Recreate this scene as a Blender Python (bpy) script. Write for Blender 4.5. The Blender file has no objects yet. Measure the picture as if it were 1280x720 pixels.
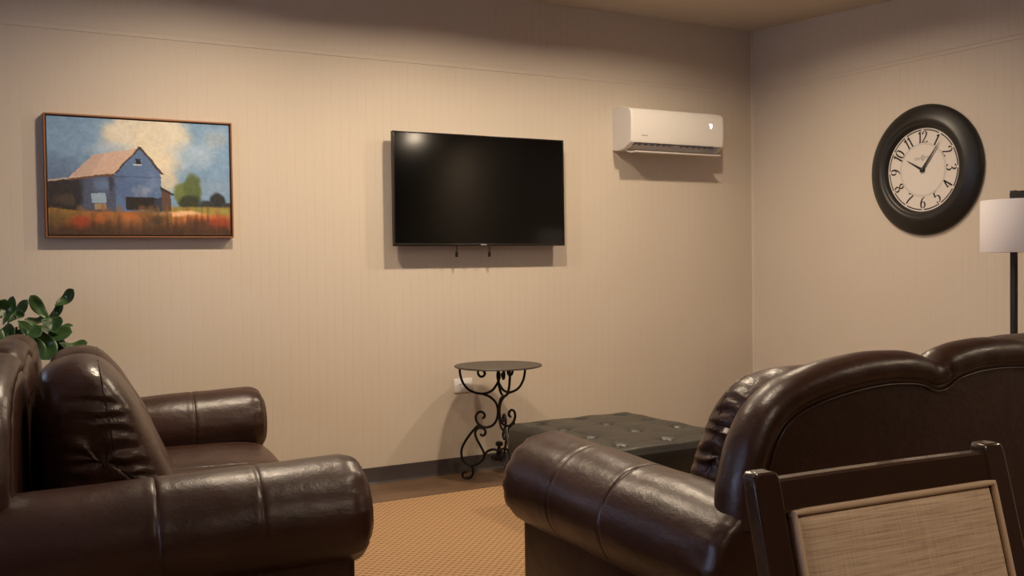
import bpy, bmesh, math, random
import numpy as np
from mathutils import Vector, Matrix, noise
from mathutils.bvhtree import BVHTree

random.seed(7)
scn = bpy.context.scene
COL = scn.collection
PI = math.pi

# ------------------------------------------------------------------ camera
CAM_POS = Vector((-5.1269, -5.4126, 1.2599))
YAW, PITCH, ROLL, FPX = 0.5224, -0.0243, -0.0133, 1256.5
cy, sy, cp, sp = math.cos(YAW), math.sin(YAW), math.cos(PITCH), math.sin(PITCH)
fw = Vector((sy * cp, cy * cp, sp)); rt = Vector((cy, -sy, 0)); up = rt.cross(fw)
r2 = math.cos(ROLL) * rt + math.sin(ROLL) * up
u2 = -math.sin(ROLL) * rt + math.cos(ROLL) * up
cam_data = bpy.data.cameras.new('camera')
cam_data.sensor_width = 36.0
cam_data.lens = FPX / 1280 * 36
cam_data.clip_start = 0.05
cam = bpy.data.objects.new('camera', cam_data)
COL.objects.link(cam)
M = Matrix((r2, u2, -fw)).transposed().to_4x4()
M.translation = CAM_POS
cam.matrix_world = M
scn.camera = cam

# ------------------------------------------------------------------ light + exposure
scn.view_settings.view_transform = 'Standard'
scn.view_settings.look = 'None'
scn.view_settings.gamma = 1.0
scn.view_settings.use_curve_mapping = False
scn.view_settings.exposure = 0.0
WARM = (1.0, 0.80, 0.585)
DOWNLIGHT_W = 32.0
ROOM_W = 22.0
world = bpy.data.worlds.new('dusk_sky'); scn.world = world
world.use_nodes = True
bgn = world.node_tree.nodes['Background']
bgn.inputs['Color'].default_value = (0.50, 0.63, 0.95, 1)
bgn.inputs['Strength'].default_value = 8.0

def lamp_disc(name, loc, power, color=WARM, size=0.12, spread=164):
    L = bpy.data.lights.new(name, 'AREA')
    L.shape = 'DISK'; L.size = size; L.spread = math.radians(spread)
    L.energy = power; L.color = color
    o = bpy.data.objects.new(name, L); COL.objects.link(o)
    o.location = loc
    return o

# ------------------------------------------------------------------ helpers
def tag(o, label=None, cat=None, group=None, kind=None):
    if label: o['label'] = label
    if cat: o['category'] = cat
    if group: o['group'] = group
    if kind: o['kind'] = kind
    return o

def thing(name, label, cat, loc=(0, 0, 0), rz=0.0, group=None):
    o = bpy.data.objects.new(name, None); COL.objects.link(o)
    o.location = loc; o.rotation_euler = (0, 0, rz); o.empty_display_size = 0.1
    return tag(o, label, cat, group)

class MB:
    """collects geometry for one mesh"""
    def __init__(s): s.v = []; s.f = []
    def add(s, vs, fs):
        n = len(s.v); s.v += [tuple(v) for v in vs]; s.f += [tuple(i + n for i in f) for f in fs]
        return s
    def build(s, name, mat, parent=None, smooth=True, angle=40, subsurf=0):
        me = bpy.data.meshes.new(name)
        me.from_pydata(s.v, [], s.f); me.update()
        bm = bmesh.new(); bm.from_mesh(me)
        bmesh.ops.recalc_face_normals(bm, faces=bm.faces)
        if smooth:
            for f in bm.faces: f.smooth = True
            for e in bm.edges:
                if len(e.link_faces) == 2 and e.calc_face_angle(0) > math.radians(angle): e.smooth = False
        bm.to_mesh(me); bm.free()
        if mat: me.materials.append(mat)
        o = bpy.data.objects.new(name, me); COL.objects.link(o)
        if parent: o.parent = parent
        if subsurf:
            m = o.modifiers.new('sub', 'SUBSURF'); m.levels = subsurf; m.render_levels = subsurf
        return o
    def box(s, a, b, bevel=0.0, seg=2):
        bm = bmesh.new()
        bmesh.ops.create_cube(bm, size=1)
        for v in bm.verts:
            v.co = Vector([(a[i] + b[i]) / 2 + v.co[i] * (b[i] - a[i]) for i in range(3)])
        if bevel > 0:
            bmesh.ops.bevel(bm, geom=list(bm.edges), offset=bevel, segments=seg, profile=0.5, affect='EDGES')
        bm.verts.index_update()
        s.add([v.co[:] for v in bm.verts], [[v.index for v in f.verts] for f in bm.faces]); bm.free()
        return s
    def grid(s, rows, close_u=False, cap0=False, cap1=False):
        n = len(rows[0]); vs = [p for r in rows for p in r]; fs = []
        for i in range(len(rows) - 1):
            for j in range(n if close_u else n - 1):
                k = (j + 1) % n
                fs.append((i * n + j, i * n + k, (i + 1) * n + k, (i + 1) * n + j))
        if cap0: fs.append(tuple(range(n)))
        if cap1: fs.append(tuple((len(rows) - 1) * n + j for j in range(n)))
        return s.add(vs, fs)
    def tube(s, pts, r, n=10, closed=False, flat=1.0):
        P = [Vector(p) for p in pts]; m = len(P)
        R = r if isinstance(r, (list, tuple)) else [r] * m
        T = []
        for i in range(m):
            a = P[(i - 1) % m] if closed else P[max(i - 1, 0)]
            b = P[(i + 1) % m] if closed else P[min(i + 1, m - 1)]
            t = (b - a); T.append(t.normalized() if t.length > 1e-9 else Vector((0, 0, 1)))
        ref = Vector((0, 0, 1)) if abs(T[0].z) < 0.9 else Vector((1, 0, 0))
        u = T[0].cross(ref).normalized(); rows = []
        for i in range(m):
            u = (u - T[i] * u.dot(T[i])).normalized(); w = T[i].cross(u)
            rows.append([P[i] + (u * math.cos(2 * PI * k / n) + w * flat * math.sin(2 * PI * k / n)) * R[i] for k in range(n)])
        if closed: rows.append(rows[0])
        return s.grid(rows, True, not closed, not closed)
    def lathe(s, prof, c=(0, 0, 0), n=48, axis='z'):
        rows = []
        for (r, h) in prof:
            row = []
            for k in range(n):
                a = 2 * PI * k / n; x, y = r * math.cos(a), r * math.sin(a)
                p = (x, y, h) if axis == 'z' else ((h, x, y) if axis == 'x' else (x, h, y))
                row.append((p[0] + c[0], p[1] + c[1], p[2] + c[2]))
            rows.append(row)
        return s.grid(rows, True, True, True)
    def prism(s, poly, y0, y1, axis='y'):
        """poly in the other two axes"""
        def P(q, t):
            return (q[0], t, q[1]) if axis == 'y' else ((t, q[0], q[1]) if axis == 'x' else (q[0], q[1], t))
        return s.grid([[P(q, y0) for q in poly], [P(q, y1) for q in poly]], True, True, True)

def spline(pts, sub=8, closed=False):
    P = [Vector(p) for p in pts]; n = len(P); out = []
    rng = n if closed else n - 1
    for i in range(rng):
        if closed: a, b, c, d = P[(i - 1) % n], P[i], P[(i + 1) % n], P[(i + 2) % n]
        else:
            b, c = P[i], P[i + 1]
            a = P[i - 1] if i else b * 2 - c
            d = P[i + 2] if i + 2 < n else c * 2 - b
        for k in range(sub):
            t = k / sub
            out.append(0.5 * ((2 * b) + (c - a) * t + (2 * a - 5 * b + 4 * c - d) * t * t + (3 * b - a - 3 * c + d) * t ** 3))
    if not closed: out.append(P[-1])
    return out

def lerp(a, b, t): return a + (b - a) * t
def sstep(a, b, x):
    t = min(1, max(0, (x - a) / (b - a))); return t * t * (3 - 2 * t)

# ------------------------------------------------------------------ materials
def lin(c): return tuple((x / 12.92 if x <= 0.04045 else ((x + 0.055) / 1.055) ** 2.4) for x in c)
def s8(r, g, b): return lin((r / 255, g / 255, b / 255))

def mat(name, color, rough=0.5, metal=0.0, spec=0.5, coat=0.0, emit=None, estr=0.0):
    m = bpy.data.materials.new(name); m.use_nodes = True
    b = m.node_tree.nodes['Principled BSDF']
    b.inputs['Base Color'].default_value = (*color, 1)
    b.inputs['Roughness'].default_value = rough
    b.inputs['Metallic'].default_value = metal
    b.inputs['Specular IOR Level'].default_value = spec
    b.inputs['Coat Weight'].default_value = coat
    if emit:
        b.inputs['Emission Color'].default_value = (*emit, 1); b.inputs['Emission Strength'].default_value = estr
    return m

class NT:
    def __init__(s, m): s.t = m.node_tree; s.b = s.t.nodes['Principled BSDF']
    def n(s, typ, **kw):
        o = s.t.nodes.new(typ)
        for k, v in kw.items():
            if hasattr(o, k): setattr(o, k, v)
            else: o.inputs[k].default_value = v
        return o
    def l(s, a, b): s.t.links.new(a, b)
    def coords(s, scale=(1, 1, 1), rot=(0, 0, 0)):
        tc = s.n('ShaderNodeTexCoord'); mp = s.n('ShaderNodeMapping')
        mp.inputs['Scale'].default_value = scale; mp.inputs['Rotation'].default_value = rot
        s.l(tc.outputs['Object'], mp.inputs['Vector']); return mp.outputs['Vector']
    def noise(s, vec, scale, detail=3, rough=0.5):
        o = s.n('ShaderNodeTexNoise'); s.l(vec, o.inputs['Vector'])
        o.inputs['Scale'].default_value = scale; o.inputs['Detail'].default_value = detail; o.inputs['Roughness'].default_value = rough
        return o.outputs['Fac']
    def ramp(s, fac, stops):
        o = s.n('ShaderNodeValToRGB'); e = o.color_ramp.elements
        while len(e) < len(stops): e.new(0.5)
        for i, (p, c) in enumerate(stops): e[i].position = p; e[i].color = (*c, 1)
        s.l(fac, o.inputs['Fac']); return o.outputs['Color']
    def bump(s, h, strength=0.3, dist=0.01, prev=None):
        o = s.n('ShaderNodeBump'); o.inputs['Strength'].default_value = strength; o.inputs['Distance'].default_value = dist
        s.l(h, o.inputs['Height'])
        if prev: s.l(prev, o.inputs['Normal'])
        s.l(o.outputs['Normal'], s.b.inputs['Normal']); return o.outputs['Normal']
    def math(s, op, a, b=None):
        o = s.n('ShaderNodeMath', operation=op)
        for i, x in enumerate((a, b)):
            if x is None: continue
            if isinstance(x, (int, float)): o.inputs[i].default_value = x
            else: s.l(x, o.inputs[i])
        return o.outputs[0]

def paint(name, color, rough=0.55, bump=0.03):
    m = mat(name, color, rough, spec=0.35); t = NT(m); v = t.coords()
    t.bump(t.noise(v, 180, 2), bump, 0.002)
    f = t.noise(v, 1.3, 2)
    t.l(t.ramp(f, [(0.3, tuple(c * 0.97 for c in color)), (0.7, tuple(min(1, c * 1.02) for c in color))]), t.b.inputs['Base Color'])
    return m

def leather(name, c0, c1, rough=0.34, grain=0.14, wr=0.3, coat=0.0, spec=0.44):
    m = mat(name, c0, rough, spec=spec, coat=coat); t = NT(m); v = t.coords()
    t.b.inputs['Coat Roughness'].default_value = 0.25
    t.l(t.ramp(t.noise(v, 5, 4), [(0.35, c0), (0.7, c1)]), t.b.inputs['Base Color'])
    vo = t.n('ShaderNodeTexVoronoi'); t.l(v, vo.inputs['Vector']); vo.inputs['Scale'].default_value = 240
    n1 = t.bump(vo.outputs['Distance'], grain, 0.0012)
    v2 = t.coords((1, 1, 1.6))
    n2 = t.bump(t.noise(v2, 9, 4, 0.6), wr, 0.012, n1)
    r = t.n('ShaderNodeMapRange'); t.l(t.noise(v, 14, 3), r.inputs['Value'])
    r.inputs['To Min'].default_value = rough - 0.06; r.inputs['To Max'].default_value = rough + 0.1
    t.l(r.outputs['Result'], t.b.inputs['Roughness'])
    return m

WALLC = (0.62, 0.545, 0.455)
M_wall = paint('wall_paint', WALLC)
M_wall2 = paint('side_wall_paint', WALLC)
M_ceil = paint('ceiling_paint', (0.56, 0.50, 0.42), 0.7)
M_trim = paint('painted_trim', WALLC, 0.5)
M_base = mat('dark_vinyl_base', s8(52, 43, 42), 0.5)
M_leather = leather('brown_leather', (0.026, 0.0092, 0.0056), (0.041, 0.0150, 0.0092))
M_leather2 = leather('brown_leather_cushion', (0.026, 0.0092, 0.0056), (0.041, 0.0150, 0.0092), 0.32, 0.1, 0.5)
M_seamd = mat('dark_stitching', (0.016, 0.009, 0.007), 0.45)
M_black_leather = leather('black_leather', (0.018, 0.017, 0.014), (0.026, 0.024, 0.020), 0.42, 0.1, 0.25, 0.05)
M_button = mat('black_leather_button', (0.018, 0.017, 0.014), 0.75, spec=0.2)
M_iron = mat('wrought_iron', (0.012, 0.010, 0.009), 0.45, 0.6)
M_tabletop = mat('dark_table_top', (0.045, 0.036, 0.030), 0.42)
M_wood = mat('espresso_wood', (0.034, 0.016, 0.010), 0.24, coat=0.4)
M_blackplastic = mat('black_plastic', (0.006, 0.006, 0.006), 0.35)
M_screen = mat('tv_screen', (0.001, 0.001, 0.001), 0.10, spec=0.38)
M_white = mat('white_plastic', (0.80, 0.77, 0.73), 0.28)
M_whiteside = mat('white_outlet_plastic', (0.80, 0.78, 0.78), 0.4)
M_grey = mat('grey_plastic', (0.30, 0.29, 0.29), 0.5)
M_slot = mat('dark_slot', (0.02, 0.02, 0.02), 0.6)
M_led = mat('led_display', (0.9, 0.95, 1), 0.4, emit=(0.85, 0.93, 1.0), estr=3.0)
M_logo = mat('grey_print', (0.30, 0.28, 0.27), 0.5)
M_copper = mat('copper_frame', (0.36, 0.17, 0.09), 0.38, 0.5)
M_dark = mat('black_gap', (0.010, 0.008, 0.008), 0.6)
M_clockframe = mat('clock_frame_black', (0.013, 0.012, 0.011), 0.42)
M_dial = paint('clock_dial', (0.72, 0.67, 0.62), 0.5, 0.0)
M_ink = mat('clock_ink', (0.018, 0.016, 0.015), 0.5)
M_ring = mat('clock_ring_print', (0.48, 0.45, 0.42), 0.5)
M_shade = mat('lamp_shade_fabric', (0.80, 0.77, 0.79), 0.8, spec=0.1)
M_lampmetal = mat('lamp_black_metal', (0.008, 0.008, 0.009), 0.4)
M_lens = mat('downlight_lens', (0.9, 0.85, 0.75), 0.5, emit=WARM, estr=8.0)
M_lens.node_tree.nodes['Principled BSDF'].inputs['Base Color'].default_value = (0.9, 0.85, 0.75, 1)
M_soil = mat('potting_soil', (0.03, 0.02, 0.014), 0.9)
M_pot = mat('ceramic_pot', (0.35, 0.32, 0.29), 0.4)
M_stem = mat('plant_stem', (0.06, 0.07, 0.03), 0.6)
M_winframe = mat('added_window_white', (0.7, 0.68, 0.65), 0.4)

def leaf_mat():
    m = mat('leaf_green', (0.035, 0.085, 0.022), 0.38); t = NT(m); v = t.coords()
    t.l(t.ramp(t.noise(v, 11, 3), [(0.3, (0.022, 0.062, 0.018)), (0.7, (0.055, 0.115, 0.028))]), t.b.inputs['Base Color'])
    t.bump(t.noise(v, 30, 3), 0.25, 0.004); return m
M_leaf = leaf_mat()

def floor_mat():
    m = mat('plank_floor', (0.12, 0.07, 0.04), 0.42); t = NT(m); v = t.coords()
    br = t.n('ShaderNodeTexBrick'); t.l(v, br.inputs['Vector'])
    br.inputs['Scale'].default_value = 1.0; br.inputs['Brick Width'].default_value = 1.1; br.inputs['Row Height'].default_value = 0.145
    br.inputs['Mortar Size'].default_value = 0.0015; br.offset = 0.37
    br.inputs['Color1'].default_value = (0, 0, 0, 1); br.inputs['Color2'].default_value = (1, 1, 1, 1); br.inputs['Mortar'].default_value = (0.2, 0.2, 0.2, 1)
    g = t.noise(t.coords((1.5, 22, 1)), 3.0, 5, 0.6)
    mx = t.math('ADD', t.math('MULTIPLY', br.outputs['Color'], 0.45), t.math('MULTIPLY', g, 0.6))
    t.l(t.ramp(mx, [(0.25, (0.040, 0.023, 0.015)), (0.55, (0.090, 0.052, 0.031)), (0.8, (0.165, 0.098, 0.056))]), t.b.inputs['Base Color'])
    t.bump(g, 0.06, 0.003); return m

def rug_mat():
    m = mat('woven_rug', (0.5, 0.34, 0.2), 0.9, spec=0.1); t = NT(m)
    v = t.coords((1, 1, 1), (0, 0, math.radians(45)))
    sx = t.n('ShaderNodeSeparateXYZ'); t.l(v, sx.inputs[0])
    K = 2 * PI / 0.027
    a = t.math('SINE', t.math('MULTIPLY', sx.outputs[0], K))
    b = t.math('SINE', t.math('MULTIPLY', sx.outputs[1], K * 0.9))
    knot = t.math('ADD', t.math('MULTIPLY', b, 0.33), t.math('MULTIPLY', a, 0.17))
    h = t.math('ADD', t.math('ADD', knot, 0.5), t.math('MULTIPLY', t.noise(v, 160, 2), 0.25))
    t.l(t.ramp(h, [(0.12, (0.14, 0.068, 0.030)), (0.40, (0.31, 0.19, 0.10)), (0.95, (0.40, 0.255, 0.142))]), t.b.inputs['Base Color'])
    t.bump(h, 0.7, 0.006); return m

def fabric_mat():
    m = mat('linen_fabric', (0.5, 0.36, 0.25), 0.85, spec=0.15); t = NT(m)
    a = t.noise(t.coords((3, 10, 120)), 3.0, 4, 0.65); b = t.noise(t.coords((120, 10, 3)), 3.0, 3, 0.6)
    h = t.math('ADD', t.math('MULTIPLY', a, 0.75), t.math('MULTIPLY', b, 0.25))
    t.l(t.ramp(h, [(0.33, (0.36, 0.25, 0.175)), (0.5, (0.54, 0.40, 0.29)), (0.68, (0.66, 0.52, 0.39))]), t.b.inputs['Base Color'])
    t.bump(h, 0.4, 0.002); return m
M_fabric = fabric_mat()
M_welt = mat('fabric_welt', (0.52, 0.38, 0.27), 0.85, spec=0.1)

# ------------------------------------------------------------------ room shell
XL, YF = -7.6, -8.4
def ceil_z(y): return 2.90 + 0.05 * y
SEAM = 2.44
G = 0.0524

def grooved(u0, u1, z0, z1, off, P):
    """vertical bead-board sheet; P(u, depth, z) -> point. depth>0 goes into the wall"""
    us = [(u0, 0.0)]
    k = math.ceil((u0 + 0.004 - off) / G)
    while off + k * G < u1 - 0.004:
        c = off + k * G
        us += [(c - 0.0011, 0.0), (c - 0.0004, 0.0006), (c + 0.0004, 0.0006), (c + 0.0011, 0.0)]
        k += 1
    us.append((u1, 0.0))
    return us, [[P(u, d, z0) for (u, d) in us], [P(u, d, z1) for (u, d) in us]]

WX0, WX1, WZ0, WZ1 = -6.35, -5.80, 1.15, 2.05     # opening for the added, unseen window in the back wall
mb = MB()
Pb = lambda u, d, z: (u, d, z)
_, rows = grooved(WX1, 0, 0, SEAM, -4.7933, Pb); mb.grid(rows)
_, rows = grooved(XL, 0, SEAM, 2.95, -4.7933 + 0.02, Pb); mb.grid(rows)
_, rows = grooved(XL, WX0, 0, SEAM, -4.7933, Pb); mb.grid(rows)
_, rows = grooved(WX0, WX1, 0, WZ0, -4.7933, Pb); mb.grid(rows)
_, rows = grooved(WX0, WX1, WZ1, SEAM, -4.7933, Pb); mb.grid(rows)
# the wall's own thickness and the reveals of the added window opening
mb.box((XL, 0.012, 0), (WX0, 0.13, 2.98)); mb.box((WX1, 0.012, 0), (0.13, 0.13, 2.98))
mb.box((WX0, 0.012, 0), (WX1, 0.13, WZ0)); mb.box((WX0, 0.012, WZ1), (WX1, 0.13, 2.98))
for (a, b) in (((WX0, WZ0), (WX1, WZ0)), ((WX1, WZ0), (WX1, WZ1)), ((WX1, WZ1), (WX0, WZ1)), ((WX0, WZ1), (WX0, WZ0))):
    mb.add([(a[0], 0, a[1]), (b[0], 0, b[1]), (b[0], 0.13, b[1]), (a[0], 0.13, a[1])], [(0, 1, 2, 3)])
tag(mb.build('wall_back', M_wall, smooth=False), kind='structure')

mb = MB()
Pr = lambda u, d, z: (d, u, z)
_, rows = grooved(YF, 0, 0, SEAM, -1.5385, Pr); mb.grid(rows)
_, rows = grooved(YF, 0, SEAM, 2.95, -1.5385 + 0.02, Pr); mb.grid(rows)
mb.box((0.012, YF, 0), (0.13, 0.0, 2.98))
tag(mb.build('wall_right', M_wall2, smooth=False), kind='structure')
LY0, LY1, LZ0, LZ1 = -4.3, -2.7, 0.9, 2.15        # opening added in the left wall to let in cool fill light
mb = MB()
mb.box((XL - 0.12, YF, 0), (XL, LY0, 2.98)); mb.box((XL - 0.12, LY1, 0), (XL, 0.13, 2.98))
mb.box((XL - 0.12, LY0, 0), (XL, LY1, LZ0)); mb.box((XL - 0.12, LY0, LZ1), (XL, LY1, 2.98))
tag(mb.build('wall_left', M_wall2, smooth=False), kind='structure')
tag(MB().box((XL - 0.12, YF - 0.12, 0), (0.13, YF, 2.98)).build('wall_front', paint('dark_front_wall', (0.05, 0.040, 0.032)), smooth=False), kind='structure')  # unseen wall, coloured dark like an unlit room to weaken its reflections
tag(MB().box((XL - 0.12, YF - 0.12, -0.1), (0.13, 0.13, 0)).build('floor', floor_mat(), smooth=False), kind='structure')
mb = MB()
mb.prism([(YF - 0.12, ceil_z(YF - 0.12)), (0.13, ceil_z(0.13)), (0.13, ceil_z(0.13) + 0.1), (YF - 0.12, ceil_z(YF - 0.12) + 0.1)], XL - 0.12, 0.13, 'x')
tag(mb.build('ceiling', M_ceil, smooth=False), kind='structure')

# seam strips, corner bead, base
def seam_profile(): return [(0.0, SEAM), (0.0035, SEAM + 0.001), (0.0035, SEAM + 0.022), (0.0, SEAM + 0.026)]
tag(MB().prism([(-a, z) for a, z in seam_profile()], XL, -0.004, 'x').build('trim_1', M_trim, smooth=False), kind='structure')
tag(MB().prism([(-a, z) for a, z in seam_profile()], YF, 0.0, 'y').build('trim_2', M_trim, smooth=False), kind='structure')
tag(MB().prism([(0, 0), (-0.014, 0), (-0.012, -0.006), (-0.006, -0.012), (0, -0.014)], 0.0, 2.90, 'z').build('trim_3', M_trim, smooth=True), kind='structure')
bp = [(0, 0), (-0.020, 0.0), (-0.016, 0.006), (-0.0085, 0.016), (-0.0075, 0.086), (-0.004, 0.0935), (0, 0.0935)]
tag(MB().prism(bp, XL, 0.0, 'x').build('baseboard_back', M_base), kind='structure')
tag(MB().prism(bp, YF, -0.02, 'y').build('baseboard_right', M_base), kind='structure')

# unseen window added beyond the left edge for bluish highlights on the leather
mb = MB()
for a, b in (((WX0, .05, WZ0), (WX0 + .05, .10, WZ1)), ((WX1 - .05, .05, WZ0), (WX1, .10, WZ1)), ((WX0, .05, WZ0), (WX1, .10, WZ0 + .05)),
             ((WX0, .05, WZ1 - .05), (WX1, .10, WZ1)), ((WX0, .055, 1.60), (WX1, .095, 1.64))): mb.box(a, b)
win = tag(mb.build('added_window_1', M_winframe, smooth=False), kind='structure')
gm = mat('added_window_glass', (1, 1, 1), 0.0); gm.node_tree.nodes['Principled BSDF'].inputs['Transmission Weight'].default_value = 1.0
gm.node_tree.nodes['Principled BSDF'].inputs['IOR'].default_value = 1.05
MB().box((WX0 + .04, .073, WZ0 + .04), (WX1 - .04, .077, WZ1 - .04)).build('glass_pane', gm, win, smooth=False)
mb = MB()
for a, b in (((LY0, LZ0), (LY0 + .05, LZ1)), ((LY1 - .05, LZ0), (LY1, LZ1)), ((LY0, LZ0), (LY1, LZ0 + .05)), ((LY0, LZ1 - .05), (LY1, LZ1)), ((-3.52, LZ0), (-3.48, LZ1))):
    mb.box((XL - .09, a[0], a[1]), (XL - .05, b[0], b[1]))
win2 = tag(mb.build('added_window_2', M_winframe, smooth=False), kind='structure')  # unseen window, added as a source of cool fill light
MB().box((XL - .072, LY0 + .04, LZ0 + .04), (XL - .068, LY1 - .04, LZ1 - .04)).build('glass_pane', gm, win2, smooth=False)
MB().box((WX0 - .04, -.05, WZ0 - .03), (WX1 + .04, .06, WZ0), 0.004).build('added_window_sill', M_winframe, win)

# ------------------------------------------------------------------ ceiling downlights
def downlight(x, y, power, label, spread=164):
    z = ceil_z(y) - 0.001
    t = thing('downlight', label, 'ceiling light', (x, y, z), 0, 'recessed downlights')
    MB().lathe([(0.062, 0.0), (0.085, 0.0), (0.085, -0.004), (0.078, -0.008), (0.066, -0.008), (0.062, -0.004)], n=40).build('trim_ring', M_white, t)
    MB().lathe([(0.001, -0.0035), (0.061, -0.0035), (0.061, -0.001), (0.001, -0.001)], n=40).build('lens', M_lens, t)
    lamp_disc('downlight_lamp', (x, y, z - 0.012), power, spread=spread)
downlight(-1.30, -1.20, DOWNLIGHT_W * 0.75, 'recessed ceiling downlight nearest the corner by the air conditioner')
downlight(-2.55, -1.20, DOWNLIGHT_W, 'recessed ceiling downlight in front of the television')
downlight(-3.87, -1.20, DOWNLIGHT_W, 'recessed ceiling downlight between the barn painting and the television')
downlight(-0.56, -4.80, ROOM_W, 'recessed ceiling downlight mirrored in the television screen', 180)
downlight(-3.4, -3.15, ROOM_W * 0.7, 'added ceiling downlight brightening the arm of the sofa with its back to the camera')  # unseen lamp, added to brighten the tops of the sofa arms
downlight(-3.75, -5.75, ROOM_W, 'recessed ceiling downlight above the dining chair')

# ------------------------------------------------------------------ sofas
SEGS = None
def arm_part(side, t):
    """rolled arm: a padded roll along Y with two stitched seams, on a narrower panel"""
    cx, R = side * 0.92, 0.16
    y0, y1, N, K = -0.525, 0.515, 190, 56
    def cz_(y): return 0.530 - 0.034 * (y1 - y) / (y1 - y0)
    seams = (-0.06, 0.21)
    rows = []
    for i in range(N + 1):
        q = i / N
        y = lerp(y0, y1, q)
        # rounded front end, softly rounded rear end
        cz = cz_(y); df = (y1 - y) / 0.07; rr = R + 0.006 * (y - y0) / (y1 - y0)
        if df < 1: rr = rr - 0.045 * (1 - math.sqrt(max(0, 1 - (1 - df) ** 2)))
        yy = y
        db = (y - y0) / 0.05
        if db < 1: rr = min(rr, R - 0.03 * (1 - math.sqrt(max(0, 1 - (1 - db) ** 2))))
        for s in seams:
            d = abs(y - s)
            rr -= 0.003 * math.exp(-(d / 0.003) ** 2)
            rr += 0.0008 * math.exp(-((d - 0.016) / 0.012) ** 2)
        row = []
        for k in range(K):
            a = 2 * PI * k / K
            ca, sa = math.cos(a), math.sin(a)
            # fuller outside and on top, flatter beneath
            w = rr * (1.0 if sa > 0 else 1.0 - 0.12 * sa * sa)
            w += 0.004 * noise.noise(Vector((a * 1.2 + side * 4, y * 5, 1.3)))
            pk = math.exp(-((y1 - 0.03 - y) / 0.04) ** 2) + math.exp(-((y - y0 - 0.04) / 0.05) ** 2)
            w += pk * 0.003 * math.sin(a * 17 + 3 * noise.noise(Vector((a * 2, side, y * 3))))
            row.append((cx + w * ca * (1.07 if ca * side > 0 else 1.0), yy, cz + w * sa))
        rows.append(row)
    # domed front cap
    cap = []
    for j in range(1, 7):
        f = 1 - (j / 6) ** 1.3
        base = rows[-1]
        cap.append([(cx + (p[0] - cx) * max(f, 0.01), y1 + 0.022 * math.sqrt(max(0, 1 - f * f)), cz + (p[2] - cz) * max(f, 0.01)) for p in base])
    mb = MB().grid(rows + cap, True, True, True)
    xs = sorted((side * 0.79, side * 1.025))
    mb.box((xs[0], -0.46, 0.075), (xs[1], 0.475, 0.48), 0.022, 3)
    return mb.build('arm', M_leather, t, angle=55)

# outline of the camel back, half of it (X, Z); X measured from the middle
HALF = [(0.0, 1.042), (-0.10, 1.038), (-0.19, 1.024), (-0.245, 1.004), (-0.263, 0.995), (-0.285, 1.006), (-0.36, 1.022), (-0.48, 1.028), (-0.62, 1.018), (-0.75, 0.996),
        (-0.85, 0.962), (-0.925, 0.905), (-0.975, 0.82), (-1.005, 0.72), (-1.015, 0.62)]
def back_outline(zbot=0.10):
    left = spline([(x, 0, z - 0.028) for x, z in HALF], 6)
    pts = [(p.x, p.z) for p in left]
    low = [(-1.012, 0.55), (-1.0, 0.42), (-0.985, 0.30), (-0.98, zbot)]
    half = pts + low
    right = [(-x, z) for x, z in half[1:]][::-1]
    return right + half      # runs right bottom -> top -> left bottom

def inset(poly, d):
    n = len(poly); out = []
    for i, (x, z) in enumerate(poly):
        a = poly[max(i - 2, 0)]; b = poly[min(i + 2, n - 1)]
        tx, tz = b[0] - a[0], b[1] - a[1]; L = math.hypot(tx, tz) or 1
        nx, nz = tz / L, -tx / L
        if i in (0, n - 1): nz = 0
        # travelling right-bottom -> top -> left-bottom keeps the inside on the left hand
        out.append((x - nx * d, z - nz * d))
    return out

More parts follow.
